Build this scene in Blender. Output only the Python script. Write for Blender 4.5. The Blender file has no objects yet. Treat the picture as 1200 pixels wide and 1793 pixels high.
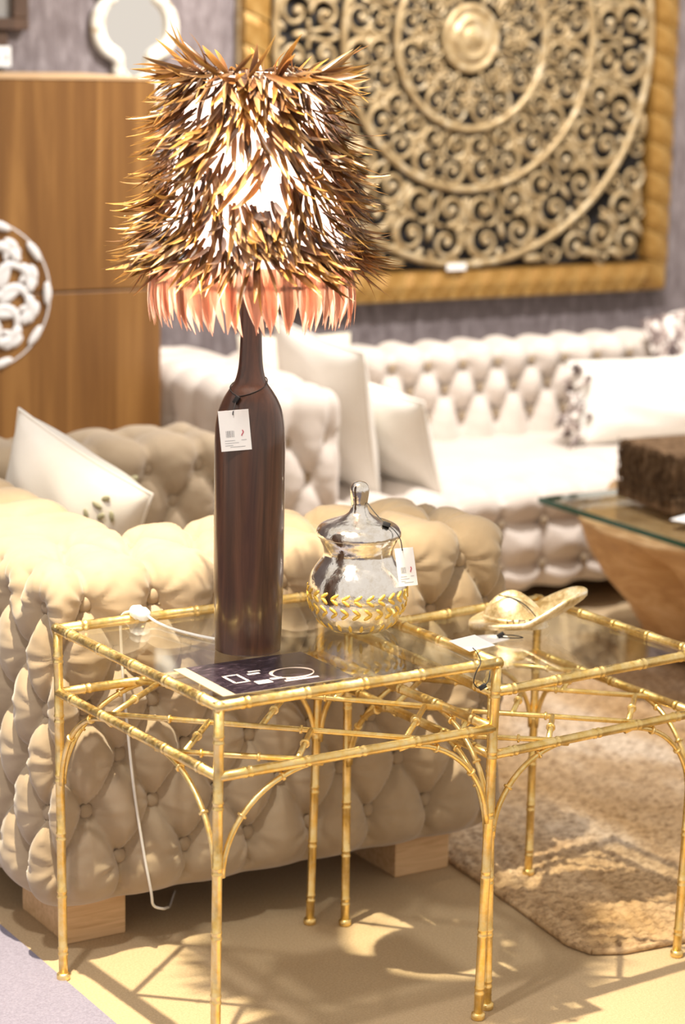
import bpy, bmesh, math, random
import numpy as np
from mathutils import Vector, Matrix
random.seed(7); RNG = np.random.default_rng(7)
sc = bpy.context.scene
COL = sc.collection

# ------------------------------------------------------------------ camera
PSI, CAM_H, PITCH, ROLL = 0.57, 1.5521, 0.22052, 0.02596      # room axes: x along the back wall, y towards it
F_PX, CXP, CYP = 4030.67, 709.56, 954.83                      # for a 1200x1793 frame
def camera_axes():
    c, s = math.cos(PITCH), math.sin(PITCH)
    cp, sp = math.cos(PSI), math.sin(PSI)
    def room(v): return Vector((v[0]*cp + v[1]*sp, -v[0]*sp + v[1]*cp, v[2]))
    right0, up0, fwd = Vector((1, 0, 0)), Vector((0, s, c)), Vector((0, c, -s))
    cr, sr = math.cos(ROLL), math.sin(ROLL)
    right = right0*cr + up0*sr; up = -right0*sr + up0*cr
    return room(right), room(up), room(fwd)
cd = bpy.data.cameras.new('camera'); cam = bpy.data.objects.new('camera', cd); COL.objects.link(cam)
r_, u_, f_ = camera_axes()
M = Matrix((r_, u_, -f_)).transposed().to_4x4(); M.translation = (0, 0, CAM_H); cam.matrix_world = M
cd.sensor_fit = 'AUTO'; cd.sensor_width = 36; cd.lens = F_PX/1793*36
cd.shift_x = -(CXP-600)/1793; cd.shift_y = (CYP-896.5)/1793
cd.clip_start = 0.05; cd.clip_end = 60
cd.dof.use_dof = True; cd.dof.focus_distance = 3.60; cd.dof.aperture_fstop = 3.2
sc.camera = cam

# ------------------------------------------------------------------ world, lights, exposure
w = bpy.data.worlds.new('world'); sc.world = w; w.use_nodes = True
bg = w.node_tree.nodes['Background']; bg.inputs[0].default_value = (1.0, 0.90, 0.80, 1); bg.inputs[1].default_value = 0.72
def spot(name, loc, target, watts, col, size_deg, blend, radius):
    d = bpy.data.lights.new(name, 'SPOT'); d.energy = watts; d.color = col
    d.spot_size = math.radians(size_deg); d.spot_blend = blend; d.shadow_soft_size = radius
    o = bpy.data.objects.new(name, d); COL.objects.link(o); o.location = loc
    o.rotation_euler = (Vector(target)-Vector(loc)).to_track_quat('-Z', 'Y').to_euler()
    return o
WARM = (1.0, 0.86, 0.62); NEUT = (1.0, 0.95, 0.90)
spot('ceiling_spot_table', (1.22, 2.98, 3.0), (1.42, 3.12, 0.0), 820, WARM, 52, 0.65, 0.02)
spot('ceiling_spot_sofa', (3.3, 4.3, 3.0), (3.7, 5.3, 0.5), 350, NEUT, 95, 0.6, 0.05)
spot('ceiling_spot_panel', (4.3, 4.7, 3.3), (4.1, 5.9, 1.3), 110, (1.0, .90, .76), 80, 0.6, 0.05)
spot('ceiling_spot_aisle', (0.4, 2.2, 3.0), (1.2, 3.2, 0.0), 150, NEUT, 70, 0.7, 0.08)
spot('ceiling_spot_cabinet', (1.7, 3.6, 3.0), (2.3, 5.4, 1.1), 60, (1.0, .90, .76), 70, 0.7, 0.06)
sc.view_settings.view_transform = 'Standard'; sc.view_settings.look = 'None'
sc.view_settings.gamma = 1; sc.view_settings.use_curve_mapping = False
sc.view_settings.exposure = 0.22

# ------------------------------------------------------------------ helpers
def new_mesh(name, verts, faces, mat=None, smooth=True, cols=None):
    me = bpy.data.meshes.new(name)
    me.from_pydata([tuple(map(float, v)) for v in verts], [], [tuple(map(int, q)) for q in faces])
    if mat: me.materials.append(mat)
    if smooth: me.polygons.foreach_set('use_smooth', [True]*len(me.polygons))
    if cols is not None:
        a = me.color_attributes.new('Col', 'FLOAT_COLOR', 'POINT')
        c = np.ones((len(verts), 4), dtype=np.float32); c[:, :3] = cols
        a.data.foreach_set('color', c.ravel())
    me.update(); return me
def link(name, me, parent=None, loc=(0, 0, 0), rot=None):
    o = bpy.data.objects.new(name, me); COL.objects.link(o)
    o.location = loc
    if rot is not None: o.rotation_euler = rot
    if parent: o.parent = parent
    return o
def thing(name, label, cat, loc=(0, 0, 0), rz=0, group=None):
    o = bpy.data.objects.new(name, None); COL.objects.link(o); o.empty_display_size = .05
    o.location = loc; o.rotation_euler = (0, 0, rz)
    o['label'] = label; o['category'] = cat
    if group: o['group'] = group
    return o
def tag(o, label, cat, group=None):
    o['label'] = label; o['category'] = cat
    if group: o['group'] = group
    return o
def structure(o): o['kind'] = 'structure'; return o
class B:
    """collects pieces of one part"""
    def __init__(s): s.v = []; s.f = []; s.c = []; s.n = 0
    def add(s, v, f, col=None):
        v = np.asarray(v, float).reshape(-1, 3)
        s.v.append(v); s.f += [tuple(i+s.n for i in q) for q in f]; s.n += len(v)
        if col is not None: s.c.append(np.broadcast_to(np.asarray(col, float), v.shape))
        return s
    def mesh(s, name, mat, smooth=True):
        return new_mesh(name, np.concatenate(s.v), s.f, mat, smooth, np.concatenate(s.c) if s.c else None)
    def obj(s, name, mat, parent=None, loc=(0, 0, 0), smooth=True, rot=None):
        return link(name, s.mesh(name, mat, smooth), parent, loc, rot)
def box(x0, x1, y0, y1, z0, z1):
    v = [(x, y, z) for z in (z0, z1) for y in (y0, y1) for x in (x0, x1)]
    return v, [(0, 2, 3, 1), (4, 5, 7, 6), (0, 1, 5, 4), (2, 6, 7, 3), (0, 4, 6, 2), (1, 3, 7, 5)]
def bevel_box(x0, x1, y0, y1, z0, z1, b=.004, seg=2):
    bm = bmesh.new(); v, f = box(x0, x1, y0, y1, z0, z1)
    vs = [bm.verts.new(p) for p in v]
    for q in f: bm.faces.new([vs[i] for i in q])
    bmesh.ops.recalc_face_normals(bm, faces=bm.faces)
    bmesh.ops.bevel(bm, geom=list(bm.edges), offset=b, segments=seg, profile=.6, affect='EDGES')
    bm.verts.index_update()
    out = [tuple(p.co) for p in bm.verts], [tuple(p.index for p in q.verts) for q in bm.faces]
    bm.free(); return out
def tube(pts, rad, n=10, cap=True, flat=1.0, up=None):
    P = np.asarray(pts, float); k = len(P); rad = np.broadcast_to(np.asarray(rad, float), (k,))
    T = np.gradient(P, axis=0); T /= np.linalg.norm(T, axis=1)[:, None]+1e-12
    a = np.array([0, 0, 1.]) if up is None else np.asarray(up, float)
    if abs(T[0]@a) > .95: a = np.array([1., 0, 0])
    N = np.zeros_like(P); b = a - (a@T[0])*T[0]; N[0] = b/np.linalg.norm(b)
    for i in range(1, k):
        b = N[i-1] - (N[i-1]@T[i])*T[i]; N[i] = b/(np.linalg.norm(b)+1e-12)
    Bn = np.cross(T, N); th = np.arange(n)*2*math.pi/n
    v = (P[:, None] + rad[:, None, None]*(np.cos(th)[None, :, None]*N[:, None]*flat + np.sin(th)[None, :, None]*Bn[:, None])).reshape(-1, 3)
    f = [(i*n+j, i*n+(j+1) % n, (i+1)*n+(j+1) % n, (i+1)*n+j) for i in range(k-1) for j in range(n)]
    if cap: f += [tuple(range(n))[::-1], tuple((k-1)*n+j for j in range(n))]
    return v, f
def lathe(prof, n=40, cap=True):
    prof = np.asarray(prof, float); th = np.arange(n)*2*math.pi/n; k = len(prof)
    v = np.stack([prof[:, 0, None]*np.cos(th), prof[:, 0, None]*np.sin(th), np.repeat(prof[:, 1, None], n, 1)], -1).reshape(-1, 3)
    f = [(i*n+j, i*n+(j+1) % n, (i+1)*n+(j+1) % n, (i+1)*n+j) for i in range(k-1) for j in range(n)]
    if cap: f += [tuple(range(n))[::-1], tuple((k-1)*n+j for j in range(n))]
    return v, f
def smooth_curve(ctrl, n=40):
    """Catmull-Rom through the control points"""
    C = np.asarray(ctrl, float); C = np.vstack([2*C[0]-C[1], C, 2*C[-1]-C[-2]]); out = []
    m = len(C)-3
    for i in range(m):
        for t in np.linspace(0, 1, max(2, n//m), endpoint=(i == m-1)):
            a, b, c, d = C[i:i+4]
            out.append(.5*(2*b+(c-a)*t+(2*a-5*b+4*c-d)*t*t+(3*b-a-3*c+d)*t**3))
    return np.array(out)
def ball(c, r, n=8, m=6, sc3=(1, 1, 1)):
    v = [(0, 0, -1)]; f = []
    for i in range(1, m):
        p = -math.pi/2+math.pi*i/m
        for j in range(n): v.append((math.cos(p)*math.cos(2*math.pi*j/n), math.cos(p)*math.sin(2*math.pi*j/n), math.sin(p)))
    v.append((0, 0, 1)); L = len(v)-1
    for j in range(n): f.append((0, 1+(j+1) % n, 1+j)); f.append((L, L-n+j, L-n+(j+1) % n))
    for i in range(m-2):
        for j in range(n):
            a = 1+i*n; f.append((a+j, a+(j+1) % n, a+n+(j+1) % n, a+n+j))
    return np.array(v)*r*np.array(sc3)+np.array(c), f

# ------------------------------------------------------------------ materials
class Mat:
    def __init__(s, name, col=(.5, .5, .5), rough=.5, metal=0, spec=.5, **kw):
        s.m = bpy.data.materials.new(name); s.m.use_nodes = True; s.t = s.m.node_tree
        s.N = s.t.nodes; s.L = s.t.links; s.p = s.N['Principled BSDF']
        s.p.inputs['Base Color'].default_value = (*col, 1); s.p.inputs['Roughness'].default_value = rough
        s.p.inputs['Metallic'].default_value = metal; s.p.inputs['Specular IOR Level'].default_value = spec
        for k, v in kw.items(): s.p.inputs[k.replace('_', ' ')].default_value = v
        s._co = None
    def node(s, t, **kw):
        n = s.N.new(t)
        for k, v in kw.items(): setattr(n, k, v)
        return n
    def coord(s, scale=(1, 1, 1), kind='Object'):
        tc = s.node('ShaderNodeTexCoord'); mp = s.node('ShaderNodeMapping'); mp.inputs['Scale'].default_value = scale
        s.L.new(tc.outputs[kind], mp.inputs[0]); return mp.outputs[0]
    def noise(s, scale=5, detail=4, rough=.55, vec=None, dist=0):
        n = s.node('ShaderNodeTexNoise'); n.inputs['Scale'].default_value = scale; n.inputs['Detail'].default_value = detail
        n.inputs['Roughness'].default_value = rough; n.inputs['Distortion'].default_value = dist
        s.L.new(vec if vec else s.coord(), n.inputs['Vector']); return n.outputs['Fac']
    def ramp(s, fac, stops):
        r = s.node('ShaderNodeValToRGB'); e = r.color_ramp.elements
        while len(e) < len(stops): e.new(.5)
        for i, (p, c) in enumerate(stops): e[i].position = p; e[i].color = (*c, 1)
        s.L.new(fac, r.inputs[0]); return r.outputs[0]
    def color(s, sock): s.L.new(sock, s.p.inputs['Base Color']); return s
    def mapr(s, fac, a, b, to):
        r = s.node('ShaderNodeMapRange'); r.inputs[1].default_value = 0.3; r.inputs[2].default_value = .7
        r.inputs[3].default_value = a; r.inputs[4].default_value = b
        s.L.new(fac, r.inputs[0]); s.L.new(r.outputs[0], s.p.inputs[to]); return s
    def bump(s, fac, strength=.3, dist=.01):
        b = s.node('ShaderNodeBump'); b.inputs['Strength'].default_value = strength; b.inputs['Distance'].default_value = dist
        s.L.new(fac, b.inputs['Height']); s.L.new(b.outputs[0], s.p.inputs['Normal']); return s
def simple(name, col, rough=.5, metal=0, spec=.5, **kw): return Mat(name, col, rough, metal, spec, **kw).m

def velvet(name, a, b, sheen=.35):
    m = Mat(name, a, .85, 0, .15); m.color(m.ramp(m.noise(9, 5, .6), [(.3, a), (.7, b)]))
    m.p.inputs['Sheen Weight'].default_value = sheen; m.p.inputs['Sheen Roughness'].default_value = .45
    m.bump(m.noise(900, 2), .12, .001); return m.m
M_sofa = velvet('beige_velvet', (.335, .255, .168), (.41, .32, .22))
M_sofa_far = velvet('pale_velvet', (.60, .53, .475), (.68, .61, .55))
M_button = velvet('beige_button_velvet', (.31, .235, .155), (.375, .29, .20), .2)
def wood(name, stops, sc3=(9, 9, .6), rough=.45, coat=0., bump=.08, dist=1.2):
    m = Mat(name, stops[0][1], rough); v = m.coord(sc3)
    m.color(m.ramp(m.noise(2.2, 6, .62, v, dist), stops)); m.p.inputs['Coat Weight'].default_value = coat
    m.p.inputs['Coat Roughness'].default_value = .12
    m.bump(m.noise(9, 4, .6, v), bump, .003); return m.m
M_cab = wood('oak_veneer', [(.25, (.135, .055, .012)), (.5, (.205, .092, .022)), (.78, (.36, .18, .050))], (7, 7, .22), .42)
M_foot = wood('pine', [(.3, (.50, .31, .15)), (.7, (.70, .48, .27))], (2.5, 30, 30), .6)
M_lampwood = wood('rosewood', [(.25, (.020, .008, .006)), (.5, (.070, .028, .016)), (.78, (.145, .062, .033))], (14, 14, 1.3), .30, .55, .02, 1.6)
M_stump = wood('teak_root', [(.25, (.38, .21, .085)), (.5, (.55, .34, .155)), (.75, (.70, .49, .27))], (3, 3, 9), .6, 0, .5, 2.5)
def gold(name, a, b, rough=.27, bump=.15):
    m = Mat(name, a, rough, 1.0); n = m.noise(60, 5, .65)
    m.color(m.ramp(n, [(.35, a), (.62, b)])); m.mapr(m.noise(140, 3), rough-.08, rough+.14, 'Roughness')
    m.bump(m.noise(220, 3), bump, .0015); return m.m
M_gold = gold('gold_leaf', (.90, .62, .19), (.95, .76, .38), .36, .06)
M_goldold = gold('tarnished_gold_leaf', (.80, .56, .18), (.93, .73, .35), .34, .15)
def carved():
    m = Mat('gilded_carved_wood', (.5, .35, .15), .42, .35); n = m.noise(26, 5, .6)
    m.color(m.ramp(n, [(.30, (.25, .165, .075)), (.5, (.41, .30, .155)), (.72, (.62, .52, .36))]))
    m.bump(m.noise(160, 3), .3, .004); return m.m
M_carve = carved()
def framewood():
    m = Mat('gilded_frame_wood', (.5, .3, .08), .42, .35); n = m.noise(9, 5, .6, m.coord((1, 1, 1)), .5)
    m.color(m.ramp(n, [(.30, (.15, .066, .015)), (.5, (.32, .17, .037)), (.70, (.50, .32, .11))]))
    m.bump(m.noise(120, 3), .25, .004); return m.m
M_frame = framewood()
M_black = simple('dark_backing', (.012, .010, .010), .8)
def wallmat():
    m = Mat('mauve_grey_wallcovering', (.2, .17, .17), .75, 0, .3)
    v = m.coord((1, 1, .30)); n = m.noise(38, 6, .7, v)
    m.color(m.ramp(n, [(.30, (.135, .108, .108)), (.5, (.205, .172, .176)), (.72, (.33, .29, .295))]))
    m.bump(m.noise(70, 4, .6, v), .5, .01); return m.m
M_wall = wallmat()
def carpet(name, a, b):
    m = Mat(name, a, .95, 0, .1); m.color(m.ramp(m.noise(260, 3, .7), [(.3, a), (.7, b)]))
    m.bump(m.noise(420, 2, .7), .55, .004); return m.m
M_floor = carpet('beige_carpet', (.42, .312, .185), (.55, .412, .26))
M_grey = carpet('lavender_grey_carpet', (.20, .185, .245), (.29, .275, .355))
def rugmat():
    m = Mat('jute', (.4, .26, .13), .95, 0, .1)
    n = m.noise(3.2, 4, .55, m.coord((1, .45, 1))); n2 = m.noise(75, 4, .7, m.coord((.5, 1, 1)))
    mx = m.node('ShaderNodeMix', data_type='RGBA', blend_type='MULTIPLY'); mx.inputs[0].default_value = .75
    m.L.new(m.ramp(n, [(.36, (.45, .29, .145)), (.5, (.55, .39, .235)), (.62, (.68, .55, .41))]), mx.inputs[6])
    m.L.new(m.ramp(n2, [(.34, (.30, .24, .20)), (.56, (1, 1, 1))]), mx.inputs[7]); m.color(mx.outputs[2])
    m.bump(m.noise(200, 3, .7), .5, .004); return m.m
M_rug = rugmat()
def glass(name, tint=(.97, .985, .97), ior=1.5):
    m = Mat(name); t = m.t; m.N.remove(m.p); out = m.N['Material Output']
    tr = m.node('ShaderNodeBsdfTransparent'); tr.inputs[0].default_value = (*tint, 1)
    gl = m.node('ShaderNodeBsdfGlossy'); gl.inputs['Roughness'].default_value = .015
    fr = m.node('ShaderNodeFresnel'); ge = m.node('ShaderNodeNewGeometry'); mr = m.node('ShaderNodeMapRange')
    mr.inputs[3].default_value = ior; mr.inputs[4].default_value = 1/ior      # the same reflectance on the way in and out of the pane
    m.L.new(ge.outputs['Backfacing'], mr.inputs[0]); m.L.new(mr.outputs[0], fr.inputs[0])
    mx = m.node('ShaderNodeMixShader'); m.L.new(fr.outputs[0], mx.inputs[0]); m.L.new(tr.outputs[0], mx.inputs[1]); m.L.new(gl.outputs[0], mx.inputs[2])
    m.L.new(mx.outputs[0], out.inputs[0]); return m.m
M_glass = glass('clear_glass')
M_glass_edge = simple('green_glass_edge', (.02, .09, .065), .1, 0, .6)
M_white = simple('white_card', (.88, .87, .85), .6)
M_ink = simple('grey_ink', (.30, .30, .31), .7)
M_red = simple('red_ink', (.55, .10, .14), .7)
M_cushion = velvet('white_cotton', (.80, .765, .70), (.86, .83, .78), .1)
M_cord = simple('black_cord', (.012, .012, .014), .5)
M_plastic = simple('translucent_white_plastic', (.86, .84, .80), .35, Transmission_Weight=.15)
def mercury():
    m = Mat('mercury_glass', (.9, .87, .82), .10, 1.0); n = m.noise(55, 5, .7)
    m.color(m.ramp(n, [(.33, (.82, .76, .66)), (.55, (.96, .94, .90))])); m.mapr(m.noise(60, 4), .06, .24, 'Roughness')
    m.bump(m.noise(75, 4), .30, .003); return m.m
M_mercury = mercury()
M_amber = Mat('amber_gold_print', (.86, .56, .10), .38, .35).m
def hatmat():
    m = Mat('antiqued_silver_leaf', (.8, .7, .5), .46, .65); n = m.noise(24, 6, .7)
    m.color(m.ramp(n, [(.34, (.34, .23, .09)), (.48, (.66, .52, .30)), (.66, (.86, .80, .68))]))
    m.bump(m.noise(70, 4), .35, .003); return m.m
M_hat = hatmat()
def feather(name, translucency):
    m = Mat(name, (.3, .2, .1), .34, 0, .55); N, L = m.N, m.L
    at = m.node('ShaderNodeVertexColor'); at.layer_name = 'Col'
    oi = m.node('ShaderNodeObjectInfo'); hs = m.node('ShaderNodeHueSaturation')
    mr = m.node('ShaderNodeMapRange'); mr.inputs[3].default_value = .55; mr.inputs[4].default_value = 1.35
    L.new(oi.outputs['Random'], mr.inputs[0]); L.new(mr.outputs[0], hs.inputs['Value']); L.new(at.outputs[0], hs.inputs['Color'])
    L.new(hs.outputs[0], m.p.inputs['Base Color'])
    tl = m.node('ShaderNodeBsdfTranslucent'); L.new(hs.outputs[0], tl.inputs[0])
    mx = m.node('ShaderNodeMixShader'); mx.inputs[0].default_value = translucency
    L.new(m.p.outputs[0], mx.inputs[1]); L.new(tl.outputs[0], mx.inputs[2]); L.new(mx.outputs[0], N['Material Output'].inputs[0])
    return m.m
M_feather = feather('brown_feather', .30)
M_peach = feather('peach_feather', .78)
def shadecloth():
    m = Mat('shade_lining', (.9, .75, .68), .8); tl = m.node('ShaderNodeBsdfTranslucent'); tl.inputs[0].default_value = (.95, .80, .74, 1)
    mx = m.node('ShaderNodeMixShader'); mx.inputs[0].default_value = .7
    m.L.new(m.p.outputs[0], mx.inputs[1]); m.L.new(tl.outputs[0], mx.inputs[2]); m.L.new(mx.outputs[0], m.N['Material Output'].inputs[0]); return m.m
M_shade = shadecloth()
M_bulb = simple('lit_bulb', (1, 1, 1), .3, Emission_Color=(1, .86, .74, 1), Emission_Strength=120)
M_cream = Mat('distressed_cream_paint', (.8, .76, .66), .5)
M_cream.color(M_cream.ramp(M_cream.noise(16, 5, .7), [(.36, (.45, .33, .20)), (.46, (.76, .72, .62)), (.7, (.86, .84, .78))])); M_cream = M_cream.m
M_mirror = simple('mirror_glass', (.93, .93, .91), .03, 1.0)
M_darkwood = wood('dark_walnut', [(.3, (.05, .028, .018)), (.7, (.12, .065, .038))], (12, 12, 2), .5)
M_fret = simple('white_painted_fretwork', (.78, .77, .77), .5)
def basket():
    m = Mat('brown_fibre', (.15, .09, .05), .9, 0, .15); v = m.coord((1, 1, .35))
    m.color(m.ramp(m.noise(85, 5, .7, v), [(.32, (.05, .028, .014)), (.5, (.16, .095, .05)), (.72, (.36, .23, .13))]))
    m.bump(m.noise(110, 4, .7, v), 1.0, .01); return m.m
M_basket = basket()
def patterned():
    m = Mat('mottled_trim_fabric', (.4, .3, .25), .85, 0, .15)
    m.color(m.ramp(m.noise(26, 3, .6, m.coord(), 1.5), [(.40, (.10, .075, .075)), (.5, (.42, .33, .30)), (.6, (.86, .82, .77))])); return m.m
M_trim = patterned()

# ------------------------------------------------------------------ the setting
structure(B().add(*box(-2.5, 9, -1.5, 5.95, -.1, 0)).obj('floor', M_floor, smooth=False))
structure(B().add(*box(-2.5, 9, 5.95, 6.1, 0, 3.3)).obj('wall_back', M_wall, smooth=False))
gc = B().add(*box(-2.5, 0, -1.4, 5.9, 0, .002)).obj('grey_carpet', M_grey, loc=(1.463, 0, 0), smooth=False)
tag(gc, 'lavender grey carpet laid along the edge of the beige floor', 'carpet')

# jute rug: braided rows that run along x, displaced as geometry
def make_rug():
    x0, x1, y0, y1 = 2.277, 4.5, 2.936, 4.80; nx, ny = 360, 480
    X, Y = np.meshgrid(np.linspace(0, x1-x0, nx), np.linspace(0, y1-y0, ny))
    row = Y/.019; ph = np.floor(row)*1.7
    Z = .008 + .0042*np.abs(np.sin(row*math.pi)) + .0030*np.sin(X/.013*math.pi+ph+1.2*np.sin(row*math.pi))*np.abs(np.sin(row*math.pi))
    Z += .0012*RNG.normal(size=Z.shape)
    edge = np.minimum(np.minimum(X, x1-x0-X), np.minimum(Y, y1-y0-Y)); Z *= np.clip(.25+edge/.02, 0, 1)
    Xw = X + .012*np.sin(Y*3.1) * np.clip(1-X/.6, 0, 1); Yw = Y - .02*np.sin(X*1.3)*np.clip(1-Y/.5, 0, 1)*0
    rr = .07   # rounded near-left corner
    cxr = np.clip(1-X/rr, 0, 1); cyr = np.clip(1-Y/rr, 0, 1); k = np.minimum(cxr, cyr)
    Xw += k*rr*.29; Yw += k*rr*.29
    v = np.stack([Xw, Yw, Z], -1).reshape(-1, 3)
    f = [(j*nx+i, j*nx+i+1, (j+1)*nx+i+1, (j+1)*nx+i) for j in range(ny-1) for i in range(nx-1)]
    t = thing('jute_rug', 'braided natural jute rug under the root coffee table', 'rug', (x0, y0, .0), -.085)
    B().add(v, f).obj('braid_field', M_rug, t)
    # border cord
    rim = [v[i] for i in range(0, nx, 4)]
    side = [v[j*nx] for j in range(0, ny, 4)]
    for P in (rim, side):
        P = np.array(P); P[:, 2] = .006; B().add(*tube(P, .0065, 6)).obj('border_cord', M_rug, t)
make_rug()

# ------------------------------------------------------------------ tufted upholstery
def rounded_box_grid(lo, hi, r, h):
    lo = np.array(lo, float); hi = np.array(hi, float)
    ax = []
    for k in range(3):
        n = max(2, int(round((hi[k]-lo[k])/h))+1); ax.append(np.linspace(lo[k], hi[k], n))
    V = []; F = []; n0 = 0
    for k in range(3):
        i, j = [(1, 2), (2, 0), (0, 1)][k]
        for s in (0, 1):
            A, Bq = np.meshgrid(ax[i], ax[j], indexing='ij'); P = np.zeros(A.shape+(3,))
            P[..., i] = A; P[..., j] = Bq; P[..., k] = hi[k] if s else lo[k]
            na, nb = A.shape; idx = np.arange(na*nb).reshape(na, nb)+n0
            q = np.stack([idx[:-1, :-1], idx[1:, :-1], idx[1:, 1:], idx[:-1, 1:]], -1).reshape(-1, 4)
            F.append(q if s else q[:, ::-1]); V.append(P.reshape(-1, 3)); n0 += na*nb
    V = np.concatenate(V); F = np.concatenate(F)
    key = np.round(V/1e-5).astype(np.int64)
    _, first, inv = np.unique(key, axis=0, return_index=True, return_inverse=True)
    V = V[first]; F = inv.reshape(-1)[F]
    return round_map(V, lo, hi, r) + (F,)
def round_map(V, lo, hi, r):
    lo = np.array(lo, float); hi = np.array(hi, float)
    q = np.clip(V, lo+r, hi-r); d = V-q; n = d/(np.linalg.norm(d, axis=1)[:, None]+1e-12)
    return q+r*n, n
def seg_dist(P, A, Bp):
    out = np.full(len(P), 9.0)
    if len(A) == 0: return out
    A = np.array(A); D = np.array(Bp)-A; L2 = (D*D).sum(1)+1e-12
    for c in range(0, len(P), 6000):
        p = P[c:c+6000]; W = p[:, None]-A[None]
        t = np.clip((W*D[None]).sum(2)/L2, 0, 1); e = W-t[..., None]*D[None]
        out[c:c+6000] = np.sqrt((e*e).sum(2).min(1))
    return out
def tufted(lo, hi, r, h, buttons, segs, dC=.018, wC=.007, dP=.007, wP=.030, dB=.022, wB=.024, ripple=.0040, seed=0):
    """buttons: points on the sharp box; segs: index pairs or point pairs, both wrapped on the rounded box"""
    V, N, F = rounded_box_grid(lo, hi, r, h)
    Bp, Bn = round_map(np.array(buttons, float), lo, hi, r)
    A = []; E = []
    for a, b in segs:
        a = np.array(a, float); b = np.array(b, float)
        pts = round_map(np.array([a+(b-a)*t for t in np.linspace(0, 1, 4)]), lo, hi, r)[0]
        for i in range(3): A.append(pts[i]); E.append(pts[i+1])
    ds = seg_dist(V, A, E)
    D = V[:, None]-Bp[None] if len(V)*len(Bp) < 3e6 else None
    if D is None:
        db = np.empty(len(V)); ib = np.empty(len(V), int)
        for c in range(0, len(V), 6000):
            e = np.linalg.norm(V[c:c+6000, None]-Bp[None], axis=2); ib[c:c+6000] = e.argmin(1); db[c:c+6000] = e.min(1)
    else:
        e = np.linalg.norm(D, axis=2); ib = e.argmin(1); db = e[np.arange(len(V)), ib]
    dn = np.sqrt(ds*ds+.003**2)-.003
    disp = .008 - dC*np.exp(-dn/wC) - dP*np.exp(-(ds/wP)**2) - dB*np.exp(-(db/wB)**1.3)
    # pleats that fan out from each button
    ref = np.where(np.abs(N[:, 2:3]) > .8, np.array([[1., 0, 0]]), np.array([[0, 0, 1.]]))
    t1 = np.cross(N, ref); t1 /= np.linalg.norm(t1, axis=1)[:, None]+1e-9; t2 = np.cross(N, t1)
    rel = V-Bp[ib]; th = np.arctan2((rel*t2).sum(1), (rel*t1).sum(1)); ph = (ib*2.399+seed)
    env = (db/.022)*np.exp(-(db/.034)**1.5)
    disp += ripple*env*(np.sin(7*th+ph)*.6+np.sin(11*th+1.7*ph)*.6)
    q = V*np.array([31., 29., 33.])
    disp += .0016*np.sin(q[:, 0]+1.3*np.sin(q[:, 2]))*np.sin(q[:, 1]+q[:, 2]*.7+ph*.0)
    out = V+N*disp[:, None]
    return out, F, Bp-Bn*.027, Bn
btn_v, btn_f = ball((0, 0, 0), .0140, 12, 6, (1, 1, .45))
BTN = new_mesh('button', btn_v, btn_f, M_button)
def add_buttons(parent, P, N, org, mesh=None):
    for p, n in zip(P, N):
        o = link('button', mesh or BTN, parent, p-org)
        o.rotation_euler = Vector(n).to_track_quat('Z', 'Y').to_euler()

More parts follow.
